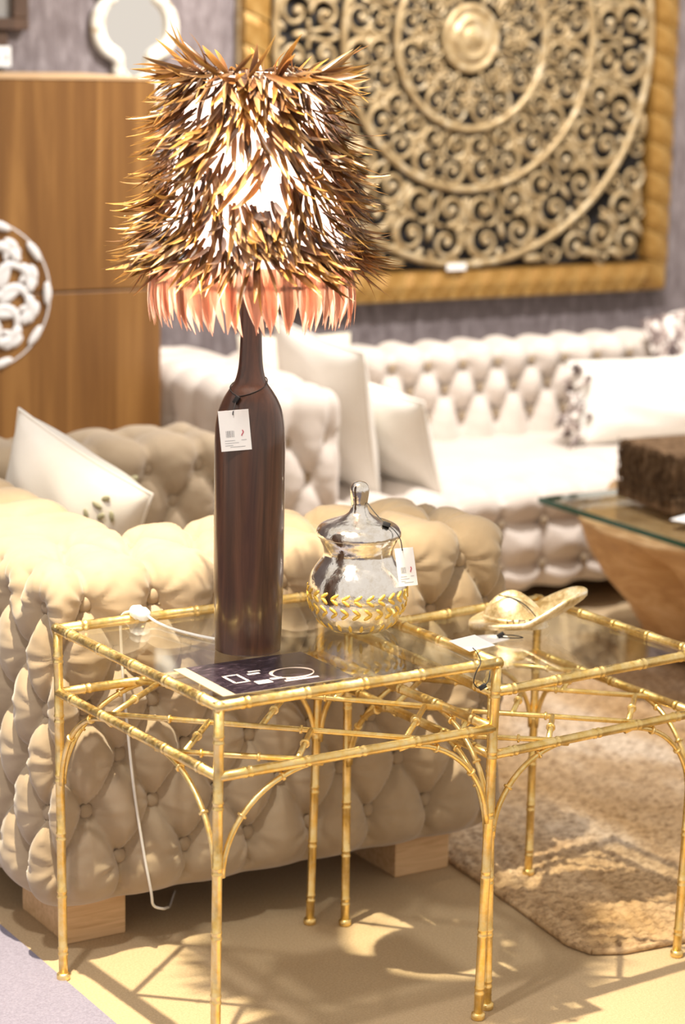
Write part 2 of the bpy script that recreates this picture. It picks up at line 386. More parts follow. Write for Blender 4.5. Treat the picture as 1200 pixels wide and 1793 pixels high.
DX, ROWS = .1235, [.172, .262, .352, .441, .530, .618]
def near_sofa():
    org = np.array([1.45, 3.30, 0.])
    t = thing('tufted_loveseat', 'beige velvet button-tufted loveseat with square arms on pine block feet', 'sofa', tuple(org))
    X0, X1, Y0, Y1, Z0, Z1 = 1.447, 2.385, 3.338, 3.655, .095, .680
    lo, hi = (X0, Y0, Z0), (X1, Y1, Z1)
    def wrap(a, s):
        if s > Z1: return (min(max(a, X0), X1), Y0+(s-Z1), Z1)
        if a < X0: return (X0, Y0+(X0-a), s)
        if a > X1: return (X1, Y0+(a-X1), s)
        return (a, Y0, s)
    # outside face + both ends, rows of the diamond lattice
    lat = {}
    for r, zz in enumerate(ROWS):
        off = 0 if r % 2 == 1 else .5
        for c in range(-3, 10):
            a = 1.535+DX*(c+off); lat[(r, c)] = (a, zz)
    btn = []; segs = []
    def inside(a): return X0-.33 < a < X1+.30
    for (r, c), (a, zz) in lat.items():
        if not inside(a): continue
        btn.append(wrap(a, zz))
        for c2 in ((c, c+1) if r % 2 == 0 else (c-1, c)):
            k = (r+1, c2) if r+1 < len(ROWS) else None
            if k in lat and inside(lat[k][0]):
                b = lat[k]
                if (a-X0)*(b[0]-X0) < 0:      # wraps the corner: bend at the edge
                    u = (X0-a)/(b[0]-a); zc = zz+u*(b[1]-zz)
                    segs += [(wrap(a, zz), (X0, Y0, zc)), ((X0, Y0, zc), wrap(*b))]
                elif (a-X1)*(b[0]-X1) < 0:
                    u = (X1-a)/(b[0]-a); zc = zz+u*(b[1]-zz)
                    segs += [(wrap(a, zz), (X1, Y0, zc)), ((X1, Y0, zc), wrap(*b))]
                else: segs.append((wrap(a, zz), wrap(*b)))
        if r == 0: segs.append((wrap(a, zz), wrap(a, Z0)))
    # over the top edge to two rows on the arm top
    for c in range(-3, 10):
        a = 1.535+DX*c
        if X0 < a < X1:
            segs += [((a, Y0, ROWS[-1]), (a, Y0, Z1)), ((a, Y0, Z1), (a, Y0+.115, Z1))]
            btn.append((a, Y0+.115, Z1))
            for d in (-.5, .5):
                b = a+DX*d
                if X0+.04 < b < X1-.03: segs.append(((a, Y0+.115, Z1), (b, Y0+.235, Z1)))
        b = a+DX*.5
        if X0+.04 < b < X1-.03:
            btn.append((b, Y0+.235, Z1)); segs += [((b, Y0+.235, Z1), (b, Y1, Z1)), ((b, Y1, Z1), (b, Y1, .5))]
    for a in (X0, X1):
        s = -1 if a == X0 else 1
        for yb in (3.437, 3.56): segs.append(((a, yb, ROWS[-1]), (a, yb, Z1)))
    v, f, bp, bn = tufted(lo, hi, .060, .0055, btn, segs)
    B().add(v-org, f).obj('armrest', M_sofa, t)
    # back of the loveseat
    def block(name, lo, hi, face_btn, h=.012, r=.055, seed=1):
        btn, segs = face_btn
        v, f, bp2, bn2 = tufted(lo, hi, r, h, btn, segs, seed=seed)
        B().add(v-org, f).obj(name, M_sofa, t); return bp2, bn2
    def lattice_y(y, x0, x1, rows, top, ztop, sgn=1, depth=.3):   # a face that looks along -y
        btn = []; segs = []
        for r, zz in enumerate(rows):
            off = .5 if r % 2 == 0 else 0
            n = int((x1-x0)/DX)+2
            for c in range(n):
                a = x0+DX*(c+off)
                if a > x1: continue
                btn.append((a, y, zz))
                if r+1 < len(rows):
                    for d in (-.5, .5):
                        if x0 <= a+DX*d <= x1: segs.append(((a, y, zz), (a+DX*d, y, rows[r+1])))
                elif top:
                    segs += [((a, y, zz), (a, y, ztop)), ((a, y, ztop), (a, y+.13, ztop))]; btn.append((a, y+.13, ztop))
                    segs.append(((a, y+.13, ztop), (a, y+depth, ztop)))
                if r == 0: segs.append(((a, y, zz), (a, y, zz-.2)))
        return btn, segs
    P2, N2 = block('backrest', (X0, 3.62, Z0), (1.73, 4.50, Z1), ([(1.60, 3.80+i*DX*1.0, Z1) for i in range(6)],
        [((1.60, 3.80+i*DX, Z1), (1.447, 3.80+i*DX, Z1)) for i in range(6)]+[((1.60, 3.80+i*DX, Z1), (1.73, 3.80+i*DX, Z1)) for i in range(6)]))
    P3, N3 = block('armrest', (X0, 4.42, Z0), (X1, 4.66, .665), lattice_y(4.42, 1.50, 2.37, [.44, .53, .605], True, .665, depth=.2), .010)
    P4, N4 = block('seat', (1.70, 3.60, Z0), (2.36, 4.50, .37), ([(2.0, 3.8, .37), (2.0, 4.05, .37), (2.0, 4.3, .37)], []), .02)
    for P, N in ((bp, bn), (P2, N2), (P3, N3), (P4, N4)): add_buttons(t, P, N, org)
    for (x0, x1, y0, y1) in ((1.527, 1.640, 3.43, 3.62), (2.195, 2.315, 3.43, 3.62), (1.527, 1.640, 4.45, 4.60), (2.205, 2.325, 4.45, 4.60)):
        v, f = bevel_box(x0, x1, y0, y1, 0, .125, .003); B().add(np.array(v)-org, f).obj('foot', M_foot, t, smooth=False)
near_sofa()

def far_sofa():
    org = np.array([2.70, 4.90, 0.])
    t = thing('tufted_sofa', 'long pale velvet button-tufted sofa against the wall below the carved panel', 'sofa', tuple(org))
    X0, X1, Z0, Z1 = 2.695, 5.35, .085, .672
    allP = []
    def block(name, lo, hi, btn, segs, h=.013, r=.055, **kw):
        v, f, bp, bn = tufted(lo, hi, r, h, btn, segs, **kw); B().add(v-org, f).obj(name, M_sofa_far, t); allP.append((bp, bn))
    # left arm: front end faces -y, outside faces -x
    btn = []; segs = []
    for r, zz in enumerate([.17, .26, .352, .445, .54]):
        for a in ((2.80, 2.915) if r % 2 == 0 else (2.745, 2.86)):
            btn.append((a, 4.90, zz))
            for b in ((2.745, 2.86) if r % 2 == 0 else (2.80, 2.915)):
                if r < 4 and abs(a-b) < .08: segs.append(((a, 4.90, zz), (b, 4.90, zz+.092)))
            if r == 4: segs += [((a, 4.9, zz), (a, 4.9, Z1)), ((a, 4.9, Z1), (a, 5.05, Z1))]; btn.append((a, 5.05, Z1))
    for c in range(7):
        yb = 5.0+c*DX
        segs.append(((X0, yb, .54), (X0, yb, Z1))); btn.append((X0, yb, .54))
        if c < 6: segs += [((X0, yb, .54), (X0, yb+DX/2, .445)), ((X0, yb+DX/2, .445), (X0, yb+DX, .54))]; btn.append((X0, yb+DX/2, .445))
        segs.append(((X0, yb, Z1), (2.85, yb, Z1)))
    block('armrest', (X0, 4.90, Z0), (2.952, 5.74, Z1), btn, segs, .011)
    # backrest
    yF = 5.56; ZB = .648; btn = []; segs = []
    xs = lambda r: [2.905+DX*(c+(.5 if r % 2 else 0)) for c in range(22)]
    for r, zz in enumerate([.440, .522, .595]):
        for a in xs(r):
            if not 2.95 < a < 5.3: continue
            btn.append((a, yF, zz))
            if r == 0: segs.append(((a, yF, zz), (a, yF, .30)))
            if r < 2: segs += [((a, yF, zz), (a-DX/2, yF, [.522, .595][r])), ((a, yF, zz), (a+DX/2, yF, [.522, .595][r]))]
            else: segs += [((a, yF, zz), (a, yF, ZB)), ((a, yF, ZB), (a, yF+.16, ZB))]
    block('backrest', (2.90, yF, Z0), (X1, 5.745, ZB), btn, segs, .012, .055, dP=.020, dB=.030, wB=.03)
    # seat with square biscuit tufting on its front
    yS = 4.885; btn = []; segs = []
    for c in range(17):
        a = 3.03+.1405*c
        if a > 5.3: break
        for zz in (.150, .268): btn.append((a, yS, zz))
        segs += [((a, yS, Z0), (a, yS, .365)), ((a, yS, .365), (a, yS+.25, .365))]
    for zz in (.150, .268): segs.append(((2.9, yS, zz), (X1, yS, zz)))
    block('seat', (2.90, yS, Z0), (X1, 5.70, .365), btn, segs, .012, .05, dP=.026, wP=.04, dB=.022)
    for P, N in allP: add_buttons(t, P, N, org)
    for x in (2.76, 4.0, 5.1):
        v, f = bevel_box(x, x+.12, 4.99, 5.15, 0, .11, .003); B().add(np.array(v)-org, f).obj('foot', M_foot, t, smooth=False)
far_sofa()

# ------------------------------------------------------------------ gilt bamboo nesting tables
def bamboo(a, b, r, nodes=4, double=True, n=10, phase=.5):
    """a straight tube with ring nodes"""
    a = np.array(a, float); b = np.array(b, float); L = np.linalg.norm(b-a)
    s = [0., L]; rr = {0.: r, L: r}
    for i in range(nodes):
        c = L*(i+phase)/nodes
        for o in ((-.005, .005) if double else (0.,)):
            for d, k in ((-.0028, 1.0), (-.001, 1.14), (.001, 1.14), (.0028, 1.0)): rr[c+o+d] = r*k
    s = sorted(rr); P = np.array([a+(b-a)*(q/L) for q in s]); return tube(P, [rr[q] for q in s], n)
def collar(c, axis, r):
    c = np.array(c, float); ax = np.array(axis, float); ax /= np.linalg.norm(ax)
    prof = [(-.0022, r*.8), (-.0016, r), (.0016, r), (.0022, r*.8)]
    return tube([c+ax*p[0] for p in prof], [p[1] for p in prof], 10)
def nesting_table(label, corners, feet, H, ring, mat, lift=(0, 0, 0, 0)):
    A, Bc, C, D = [np.array(c) for c in corners]; org = np.array([*(A+Bc+C+D)/4, 0.])
    t = thing('bamboo_side_table', label, 'table', tuple(org), group='gilt bamboo nesting tables')
    T = [np.array([*c, H]) for c in (A, Bc, C, D)]; G = [np.array([*c, dz]) for c, dz in zip(feet, lift)]
    def at(i, z): return G[i]+(T[i]-G[i])*(z/H)
    R = [at(i, ring) for i in range(4)]
    for i in range(4):
        b = B().add(*bamboo(at(i, .0)-org, T[i]-org, .0076, 6, True))
        b.add(*tube([at(i, z)-org for z in (0, .002, .010, .012)], [.0098, .0112, .0112, .0085], 12)); b.obj('leg', mat, t)
    for i in range(4):
        j = (i+1) % 4; e = (T[j]-T[i]); e /= np.linalg.norm(e)
        B().add(*bamboo(T[i]-org-e*.007, T[j]-org+e*.007, .0084, 5)).obj('top_rail', mat, t)
        B().add(*bamboo(R[i]-org, R[j]-org, .0078, 5)).obj('apron_rail', mat, t)
    # arched braces, two at each leg
    for i in range(4):
        for j in ((i+1) % 4, (i-1) % 4):
            e = R[j]-R[i]; L = .36*np.linalg.norm(e); e /= np.linalg.norm(e); hgt = .152*H/.6
            P = np.array([R[i]+e*(.008+(L-.008)*(1-math.cos(q)))+np.array([0, 0, -hgt*(1-math.sin(q))]) for q in np.linspace(0.0, math.pi/2, 16)])-org
            P[-1, 2] -= .004; P[:, 2] -= .003
            o = B().add(*tube(P, .0045, 8)); o.add(*collar(P[6], P[7]-P[5], .0075)); o.add(*collar(P[11], P[12]-P[10], .0075)); o.obj('arched_brace', mat, t)
    # lattice in the plane of the apron
    def uv(u, v): return (R[0]*(1-u)*(1-v)+R[1]*u*(1-v)+R[2]*u*v+R[3]*(1-u)*v)-org
    longs = [((.27, 0), (1, .75)), ((.72, 0), (1, .33)), ((0, .27), (.75, 1)), ((0, .72), (.33, 1))]
    for (a, b) in longs:
        p, q = uv(*a), uv(*b); o = B().add(*tube([p, q], .0046, 8))
        for k in (.22, .62): o.add(*collar(p+(q-p)*k, q-p, .0072))
        o.obj('lattice_bar', mat, t)
    shorts = [((.74, .04), (.51, .26)), ((.96, .30), (.74, .49)), ((.30, .03), (.07, .32)), ((.635, .37), (.37, .635)), ((.95, .70), (.70, .95)),
              ((.26, .51), (.04, .74)), ((.49, .74), (.30, .96))]
    for a, b in shorts:
        p, q = uv(*a), uv(*b); o = B().add(*tube([p, q], .0048, 8)); o.add(*collar(p+(q-p)*.5, q-p, .0078)); o.obj('lattice_spacer', mat, t)
    # glass pane let into the top
    c = sum(T)/4; Q = [p+(c-p)/np.linalg.norm(c-p)*.006-org for p in T]
    v = [q+np.array([0, 0, dz]) for dz in (-.004, .002) for q in Q]
    B().add(v, [(3, 2, 1, 0), (4, 5, 6, 7), (0, 1, 5, 4), (1, 2, 6, 5), (2, 3, 7, 6), (3, 0, 4, 7)]).obj('glass_pane', M_glass, t, smooth=False)
    return t
nesting_table('taller gilt bamboo side table with glass top holding the feather lamp',
    [(1.460, 3.304), (1.487, 2.802), (1.977, 2.812), (1.955, 3.312)], [(1.463, 3.298), (1.487, 2.806), (1.978, 2.832), (1.942, 3.311)], .600, .494, M_gold)
nesting_table('lower gilt bamboo side table with glass top holding the cowboy hat ornament',
    [(1.990, 3.278), (1.994, 2.846), (2.440, 2.880), (2.414, 3.310)], [(1.994, 3.276), (2.013, 2.858), (2.424, 2.878), (2.410, 3.302)], .541, .437, M_goldold, (0, 0, 0, .011))

# ------------------------------------------------------------------ price tags
def cardmesh(w, h, th=.0012):
    return box(-w/2, w/2, -h, 0, 0, th)
def frame_matrix(loc, xa, ya):
    xa = Vector(xa).normalized(); z = xa.cross(Vector(ya)).normalized(); ya = z.cross(xa)
    m = Matrix((xa, ya, z)).transposed().to_4x4(); m.translation = loc; return m
def hang_tag(label, top, xa, ya, w, h, cord, printed=True, group=None, clip=None):
    """top: middle of the card's upper edge; xa right, ya up the card; cord: world points"""
    t = thing('price_tag', label, 'price tag', tuple(top))
    m = frame_matrix((0, 0, 0), xa, ya)
    def put(name, v, f, mat):
        return B().add([tuple(m @ Vector(p)) for p in v], f).obj(name, mat, t, smooth=False)
    put('card', *cardmesh(w, h), M_white)
    if printed:
        x = -w*.30
        b = B()
        for k, (g, bw) in enumerate([(0, .0007), (.0018, .0012), (.0036, .0006), (.005, .0014), (.0074, .0006), (.009, .001), (.0112, .0007)]):
            v, f = box(x+g*w/.045, x+(g+bw)*w/.045, -h*.66, -h*.50, .0012, .0015); b.add([tuple(m @ Vector(p)) for p in v], f)
        b.obj('barcode', M_ink, t, smooth=False)
        b = B()
        for (zz, x0, x1) in ((-.74, -.36, -.02), (-.80, -.36, .10), (-.86, -.36, -.10), (-.74, .18, .36), (-.90, -.2, .3)):
            v, f = box(x0*w, x1*w, zz*h-.0006, zz*h, .0012, .0015); b.add([tuple(m @ Vector(p)) for p in v], f)
        b.obj('print_lines', M_ink, t, smooth=False)
        b = B()   # small curved red mark
        P = [(w*(.24+.03*math.sin(q*5)), -h*(.50+.14*q), .0014) for q in np.linspace(0, 1, 10)]
        v, f = tube(P, .0009, 5); b.add([tuple(m @ Vector(p)) for p in v], f); b.obj('red_mark', M_red, t)
    o = np.array(top)
    B().add(*tube(smooth_curve(np.array(cord)-o, max(30, 4*len(cord))), .0009, 6)).obj('cord', M_cord, t)
    if clip is not None:
        c, ax = clip; c = np.array(c)-o; ax = Vector(ax).normalized(); mm = frame_matrix(c, ax, (0.1, .2, 1))
        v, f = bevel_box(-.0062, .0062, -.0036, .0036, -.0036, .0036, .0012)
        B().add([tuple(mm @ Vector(p)) for p in v], f).obj('clip', M_cord, t)
    return t

# ------------------------------------------------------------------ feather lamp
VIEW = Vector((1.675, 3.06, 0)).normalized(); RIGHT = Vector((VIEW.y, -VIEW.x, 0))     # towards / across the aisle
def feather_mesh(L, W, curl, side, base, mid, tip, n=7, seed=0):
    """a narrow leaf that grows along +x, droops in -z, with a shallow V along the rachis"""
    rg = random.Random(seed); v = []; f = []; c = []
    x = z = y = 0.0; a = 0.0
    for i in range(n):
        t = i/(n-1); wd = W*(math.sin(math.pi*min(1, .10+t*.93))**.75)*(1-.25*t)+.0002
        if i == n-1: wd = .0002
        v += [(x, y-wd, z+wd*.42), (x, y, z), (x, y+wd, z+wd*.42)]
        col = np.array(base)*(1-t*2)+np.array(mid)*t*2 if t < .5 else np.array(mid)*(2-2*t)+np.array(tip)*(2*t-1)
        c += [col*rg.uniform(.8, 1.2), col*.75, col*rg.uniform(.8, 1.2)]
        a += curl/(n-1); x += math.cos(a)*L/(n-1); z += math.sin(a)*L/(n-1); y += side*L*t/(n-1)
    for i in range(n-1):
        k = 3*i; f += [(k, k+1, k+4, k+3), (k+1, k+2, k+5, k+4)]
    return np.array(v), f, np.clip(np.array(c), 0, 1)
def lamp():
    base = np.array([1.675, 3.062, .602])
    t = thing('feather_table_lamp', 'table lamp with brown feather shade on a dark wooden bottle base', 'lamp', tuple(base))
    body = [(.030, .0), (.0495, .0), (.0512, .003), (.0530, .05), (.0545, .15), (.0545, .30), (.0540, .335), (.0522, .357), (.0485, .376), (.0420, .392), (.0335, .406),
            (.0260, .417), (.0212, .430), (.0183, .448), (.0168, .475), (.0160, .51), (.0160, .56), (.0100, .562)]
    b = B().add(*lathe(smooth_curve([(r, z, 0) for r, z in body], 120)[:, :2], 64)).obj('bottle_base', M_lampwood, t)
    B().add(*lathe([(.012, .56), (.012, .62), (.016, .622), (.016, .652), (.010, .654)], 20)).obj('socket', simple('brass_socket', (.7, .5, .2), .3, 1), t)
    B().add(*lathe([(.010, .652), (.014, .66), (.028, .69), (.031, .705), (.026, .725), (.010, .738), (.0015, .739)], 24)).obj('bulb', M_bulb, t)
    # lining: open cone
    zb, zt, rb, rt = .578, .880, .148, .092
    sh = B().add(*lathe([(rb, zb), (rb*.5+rt*.5, (zb+zt)/2), (rt, zt)], 64, cap=False)).obj('lamp_shade', M_shade, t)
    wr = B()
    for zz, rr in ((zb, rb), (zt, rt)):
        wr.add(*tube([(rr*math.cos(q), rr*math.sin(q), zz) for q in np.linspace(0, 2*math.pi, 49)], .0018, 6, False))
    for k in range(3):
        q = 2*math.pi*k/3; wr.add(*tube([(rt*math.cos(q), rt*math.sin(q), zt), (.012*math.cos(q), .012*math.sin(q), zt-.03)], .0016, 6))
    wr.add(*tube([(0, 0, .62), (.05, 0, .70), (.05, 0, .80), (0, 0, zt-.03)], .0015, 6))
    wr.obj('wire_frame', simple('shade_wire', (.6, .55, .5), .4, 1), sh)
    # feathers
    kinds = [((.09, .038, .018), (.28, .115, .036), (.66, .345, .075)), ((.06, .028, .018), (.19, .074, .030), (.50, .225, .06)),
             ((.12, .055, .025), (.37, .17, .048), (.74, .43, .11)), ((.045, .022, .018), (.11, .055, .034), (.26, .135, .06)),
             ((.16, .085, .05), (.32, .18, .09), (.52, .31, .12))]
    protos = []
    for k in range(30):
        rg = random.Random(k); kd = kinds[k % 5]
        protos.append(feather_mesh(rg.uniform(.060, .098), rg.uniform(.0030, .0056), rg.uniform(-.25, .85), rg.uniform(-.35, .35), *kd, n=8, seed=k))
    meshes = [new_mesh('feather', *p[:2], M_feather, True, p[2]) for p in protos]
    places = []
    rows = 26; aisle = math.atan2(-VIEW.y, -VIEW.x)
    for r in range(rows):
        tz = (r+.5)/rows; zz = zb+.036+(zt-zb-.034)*tz; rr = rb+(rt-rb)*(zz-zb)/(zt-zb)
        n = int(56+40*(1-tz))
        for c in range(n):
            q = 2*math.pi*(c+random.random()*.9+(r % 2)*.5)/n
            face = math.cos(q-aisle)                                 # how far the feather sits on the side of the aisle
            splay = random.uniform(.15, .75)+max(0, .28-tz)*.9                         # away from the surface
            if random.random() < .15: splay = random.uniform(.75, 1.15)
            flow = .55*math.sin(3*q+9*tz)+.35*math.sin(7*q-14*tz+1)         # neighbouring feathers lie the same way
            if math.sin(5*q+11*tz)*math.sin(4*q-17*tz+2) > .34 and .16 < tz < .92 and random.random() < .8: continue     # thin patches where the lining shows
            dq = (q-aisle+math.pi) % (2*math.pi)-math.pi
            if (dq/.30)**2+((zz-.735)/.040)**2 < 1 and random.random() < .75: continue      # feathers left out so the bulb's bright spot shows through
            kd = random.randrange(6)*5+int(2.5+2.5*math.sin(4*q+13*tz+2*math.sin(5*q))) % 5 if random.random() < .7 else random.randrange(30)
            places.append((q, rr, zz+random.uniform(-.007, .007), splay, flow+random.uniform(-.28, .28), kd, face))
    # ragged fringe around the upper rim
    for c in range(120):
        q = 2*math.pi*(c+random.random())/120
        places.append((q, rt+random.uniform(-.004, .004), zt+random.uniform(-.012, .004), random.choice((random.uniform(.5, 1.3), random.uniform(.9, 1.6), random.uniform(1.5, 2.5))), random.uniform(-1.3, 1.3), random.randrange(30), math.cos(q-aisle)))
    for c in range(90):
        q = 2*math.pi*(c+random.random())/90
        places.append((q, rt-.004, zt+random.uniform(.002, .010), random.uniform(.55, 1.05), random.uniform(-.6, .6), random.randrange(30), math.cos(q-aisle)))
    slope = math.atan2(rb-rt, zt-zb)
    def mat(q, rr, zz, splay, twist, extra=0):
        out = Vector((math.cos(q), math.sin(q), 0)); tan = Vector((-math.sin(q), math.cos(q), 0)); down = Vector((0, 0, -1))
        d0 = down*math.cos(slope)+out*math.sin(slope); nrm = out*math.cos(slope)-down*math.sin(slope)
        d = d0*math.cos(splay)+nrm*math.sin(splay); d = (d+tan*twist*.8).normalized()
        up = (nrm-d*nrm.dot(d)).normalized() if abs(nrm.dot(d)) < .98 else tan
        m = Matrix((d, up.cross(d), up)).transposed().to_4x4(); m.translation = out*(rr+.002)+Vector((0, 0, zz)); return m
    order = sorted(range(len(places)), key=lambda i: -(places[i][6]+random.random()*.25))
    rest = B()
    for k, i in enumerate(order):
        q, rr, zz, splay, tw, kd, face = places[i]; m = mat(q, rr, zz, splay, tw)
        if k < 300:
            o = link('feather', meshes[kd], sh); o.matrix_local = m
        else:
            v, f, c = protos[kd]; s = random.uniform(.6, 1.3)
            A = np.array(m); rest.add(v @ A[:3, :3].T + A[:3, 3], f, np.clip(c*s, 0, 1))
    o = rest.obj('feathers', M_feather, sh); o['kind'] = 'stuff'
    # peach hem of straight feathers that hang below the rim and curl inwards
    pk = [feather_mesh(random.uniform(.085, .105), .0086, random.uniform(-.8, -.3), random.uniform(-.05, .3), (.94, .70, .58), (.95, .66, .52), (.90, .50, .36), seed=60+k) for k in range(6)]
    pm = [new_mesh('hem_feather', *p[:2], M_peach, True, p[2]) for p in pk]
    for c in range(170):
        q = 2*math.pi*(c+random.random()*.8)/170
        o = link('hem_feather', pm[c % 6], sh); o.matrix_local = mat(q, rb-.004, zb+.028, random.uniform(-.05, .14), random.uniform(-.12, .32))
    # cable that runs over the glass, an in-line switch on the rail, and down behind the table
    o = base
    cab = [(1.650, 3.105, .606), (1.630, 3.15, .6055), (1.615, 3.20, .6055), (1.608, 3.245, .607), (1.603, 3.272, .613)]
    B().add(*tube(smooth_curve(np.array(cab)-o, 40), .0024, 8)).obj('cable', M_plastic, t)
    dn = [(1.588, 3.302, .615), (1.583, 3.325, .600), (1.584, 3.329, .55), (1.592, 3.331, .45), (1.607, 3.331, .306), (1.625, 3.331, .19), (1.640, 3.331, .11), (1.650, 3.342, .080), (1.672, 3.352, .066), (1.705, 3.40, .045), (1.75, 3.48, .012), (1.80, 3.56, .003)]
    B().add(*tube(smooth_curve(np.array(dn)-o, 70), .0024, 8)).obj('cable', M_plastic, t)
    P = smooth_curve(np.array([(1.604, 3.268, .6115), (1.601, 3.277, .613), (1.597, 3.286, .6145), (1.593, 3.294, .6155), (1.588, 3.304, .6155)])-o, 20)
    rr = np.interp(np.linspace(0, 1, len(P)), [0, .12, .35, .5, .65, .9, 1], [.003, .0095, .0125, .0108, .0130, .0095, .003])
    B().add(*tube(P, rr, 14)).obj('cable_switch', M_plastic, t)
lamp()
c0 = Vector((1.675, 3.062, 0))
def lampside(lat, depth, z): p = c0+RIGHT*lat-VIEW*depth; return (p.x, p.y, z)
def neck_point(deg, rel):
    r = float(np.interp(rel, [.376, .392, .406, .417, .430, .448], [.0485, .0420, .0335, .0260, .0212, .0183]))+.0012
    a = math.radians(deg); return lampside(r*math.sin(a), r*math.cos(a), .602+rel)
neck_cord = [neck_point(d, float(np.interp(d, [-33, 20, 95, 180, 327], [.400, .410, .424, .428, .402]))) for d in range(327, -34, -15)]
hang_tag('white barcode price tag tied round the neck of the wooden lamp base', lampside(-.026, .056, .986), RIGHT+Vector((0, 0, .10)), Vector((0, 0, 1))-RIGHT*.05-VIEW*.02, .046, .062,
         neck_cord+[lampside(-.023, .046, .993), lampside(-.026, .0585, .983), lampside(-.026, .0590, .979)],
         clip=(lampside(-.021, .038, .999), RIGHT*.6+Vector((0, 0, 1))))

# ------------------------------------------------------------------ mercury glass jar
def jar():
    base = np.array([1.884, 3.078, .602])
    t = thing('mercury_glass_jar', 'round silvered mercury glass jar with lid and gold leaf bands', 'jar', tuple(base))
    prof = [(.030, .0005), (.040, .001), (.052, .006), (.065, .018), (.0755, .036), (.0805, .054), (.0810, .066), (.0795, .080), (.0745, .095), (.0665, .108), (.0595, .117), (.0560, .125),
            (.0560, .133), (.0585, .141), (.0620, .148), (.0640, .155), (.0615, .1555)]
    sm = smooth_curve([(r, z, 0) for r, z in prof], 110)[:, :2]
    B().add(*lathe(sm, 64)).obj('bowl', M_mercury, t)
    lid = [(.056, .1545), (.0665, .155), (.0685, .1590), (.0670, .166), (.0610, .173), (.0480, .179), (.0330, .184), (.0210, .190), (.0145, .198), (.0130, .207), (.0140, .216), (.0152, .226), (.0146, .235), (.0105, .2415), (.0040, .2440), (.0005, .2443)]
    ld = B().add(*lathe(smooth_curve([(r, z, 0) for r, z in lid], 96)[:, :2], 56)).obj('lid', M_mercury, t)
    def rad(z): return float(np.interp(z, sm[:, 1], sm[:, 0]))
    # V-shaped gold leaves in two bands, dashes below
    def leafpair(zc, flip, hs=.0088, wd=.0030, ln=.012):
        b = B()
        for s in (1, -1):
            P = []
            for q in np.linspace(0, 1, 5):
                zz = zc+s*hs*q; an = flip*ln*q/rad(zc); r = rad(zz)+.0006
                P.append((r*math.cos(an), r*math.sin(an), zz))
            b.add(*tube(P, [wd*.6, wd, wd*1.05, wd, wd*.5], 6, flat=.35, up=(1, 0, 0)))
        return b.mesh('gold_leaf_mark', M_amber)
    n = 26
    for zc, flip in ((.066, 1), (.043, -1)):
        me = leafpair(zc, flip)
        for k in range(n): link('gold_leaf_mark', me, t, rot=(0, 0, 2*math.pi*(k+(.5 if zc < .05 else 0))/n))
    zz = .017
    me = B().add(*tube([(rad(z)*math.cos(0)+.0004, 0, z) for z in np.linspace(.009, .022, 5)], [.001, .0028, .0034, .0028, .001], 6, flat=.3, up=(1, 0, 0))).mesh('gold_dash', M_amber)
    for k in range(22): link('gold_dash', me, t, rot=(0, 0, 2*math.pi*k/22))
    jc = Vector(base); jc.z = 0; vw = Vector((jc.x, jc.y, 0)).normalized(); rt = Vector((vw.y, -vw.x, 0))
    def js(lat, dep, z): p = jc+rt*lat-vw*dep; return (p.x, p.y, z)
    hang_tag('white barcode price tag hanging from the knob of the silvered jar', js(.072, .042, .748), rt*.9-vw*.12+Vector((0, 0, .14)), Vector((0, 0, 1))-rt*.06, .030, .062,
             [js(.013, .006, .812), js(.026, .018, .798), js(.040, .026, .785), js(.055, .034, .776), js(.066, .0405, .762), js(.070, .0445, .744)],
             clip=(js(.044, .030, .7835), rt+Vector((0, 0, -.35))))
jar()

# ------------------------------------------------------------------ leaflet under the lamp
def leaflet():
    org = np.array([1.512, 2.836, .6022])
    t = thing('photo_leaflet', 'dark printed leaflet with cream margin lying beside the lamp base', 'leaflet', tuple(org))
    B().add(*box(0, .222, 0, .160, 0, .0010)).obj('sheet', simple('cream_paper', (.42, .36, .26), .35), t, smooth=False)
    mp = Mat('dark_print', (.03, .02, .03), .22); mp.color(mp.ramp(mp.noise(30, 5, .7, mp.coord((1, 2.5, 1)), 2), [(.45, (.012, .008, .014)), (.62, (.05, .035, .05)), (.80, (.36, .27, .30))]))
    pic = B().add(*box(.020, .2215, .0005, .1595, .0010, .0013)).obj('printed_picture', mp.m, t, smooth=False)
    lt = simple('pale_print', (.80, .72, .70), .3); ck = simple('ring_print', (.88, .70, .58), .3)
    ring = [(.150+.034*math.cos(q), .062+.026*math.sin(q), .0014) for q in np.linspace(0, 2*math.pi, 33)]
    B().add(*tube(ring, [.0022+.0012*math.sin(3*q) for q in np.linspace(0, 6.28, 33)], 6, flat=.1)).obj('printed_ring', ck, pic)
    for (x0, x1, y0, y1) in ((.075, .100, .030, .046), (.104, .124, .042, .050), (.045, .049, .050, .090), (.068, .072, .050, .090), (.045, .072, .088, .091), (.045, .072, .049, .052),
                             (.085, .105, .080, .086), (.092, .112, .092, .097), (.118, .175, .024, .030), (.125, .150, .034, .037)):
        B().add(*box(x0, x1, y0, y1, .0013, .0015)).obj('printed_shape', lt, pic, smooth=False)
leaflet()

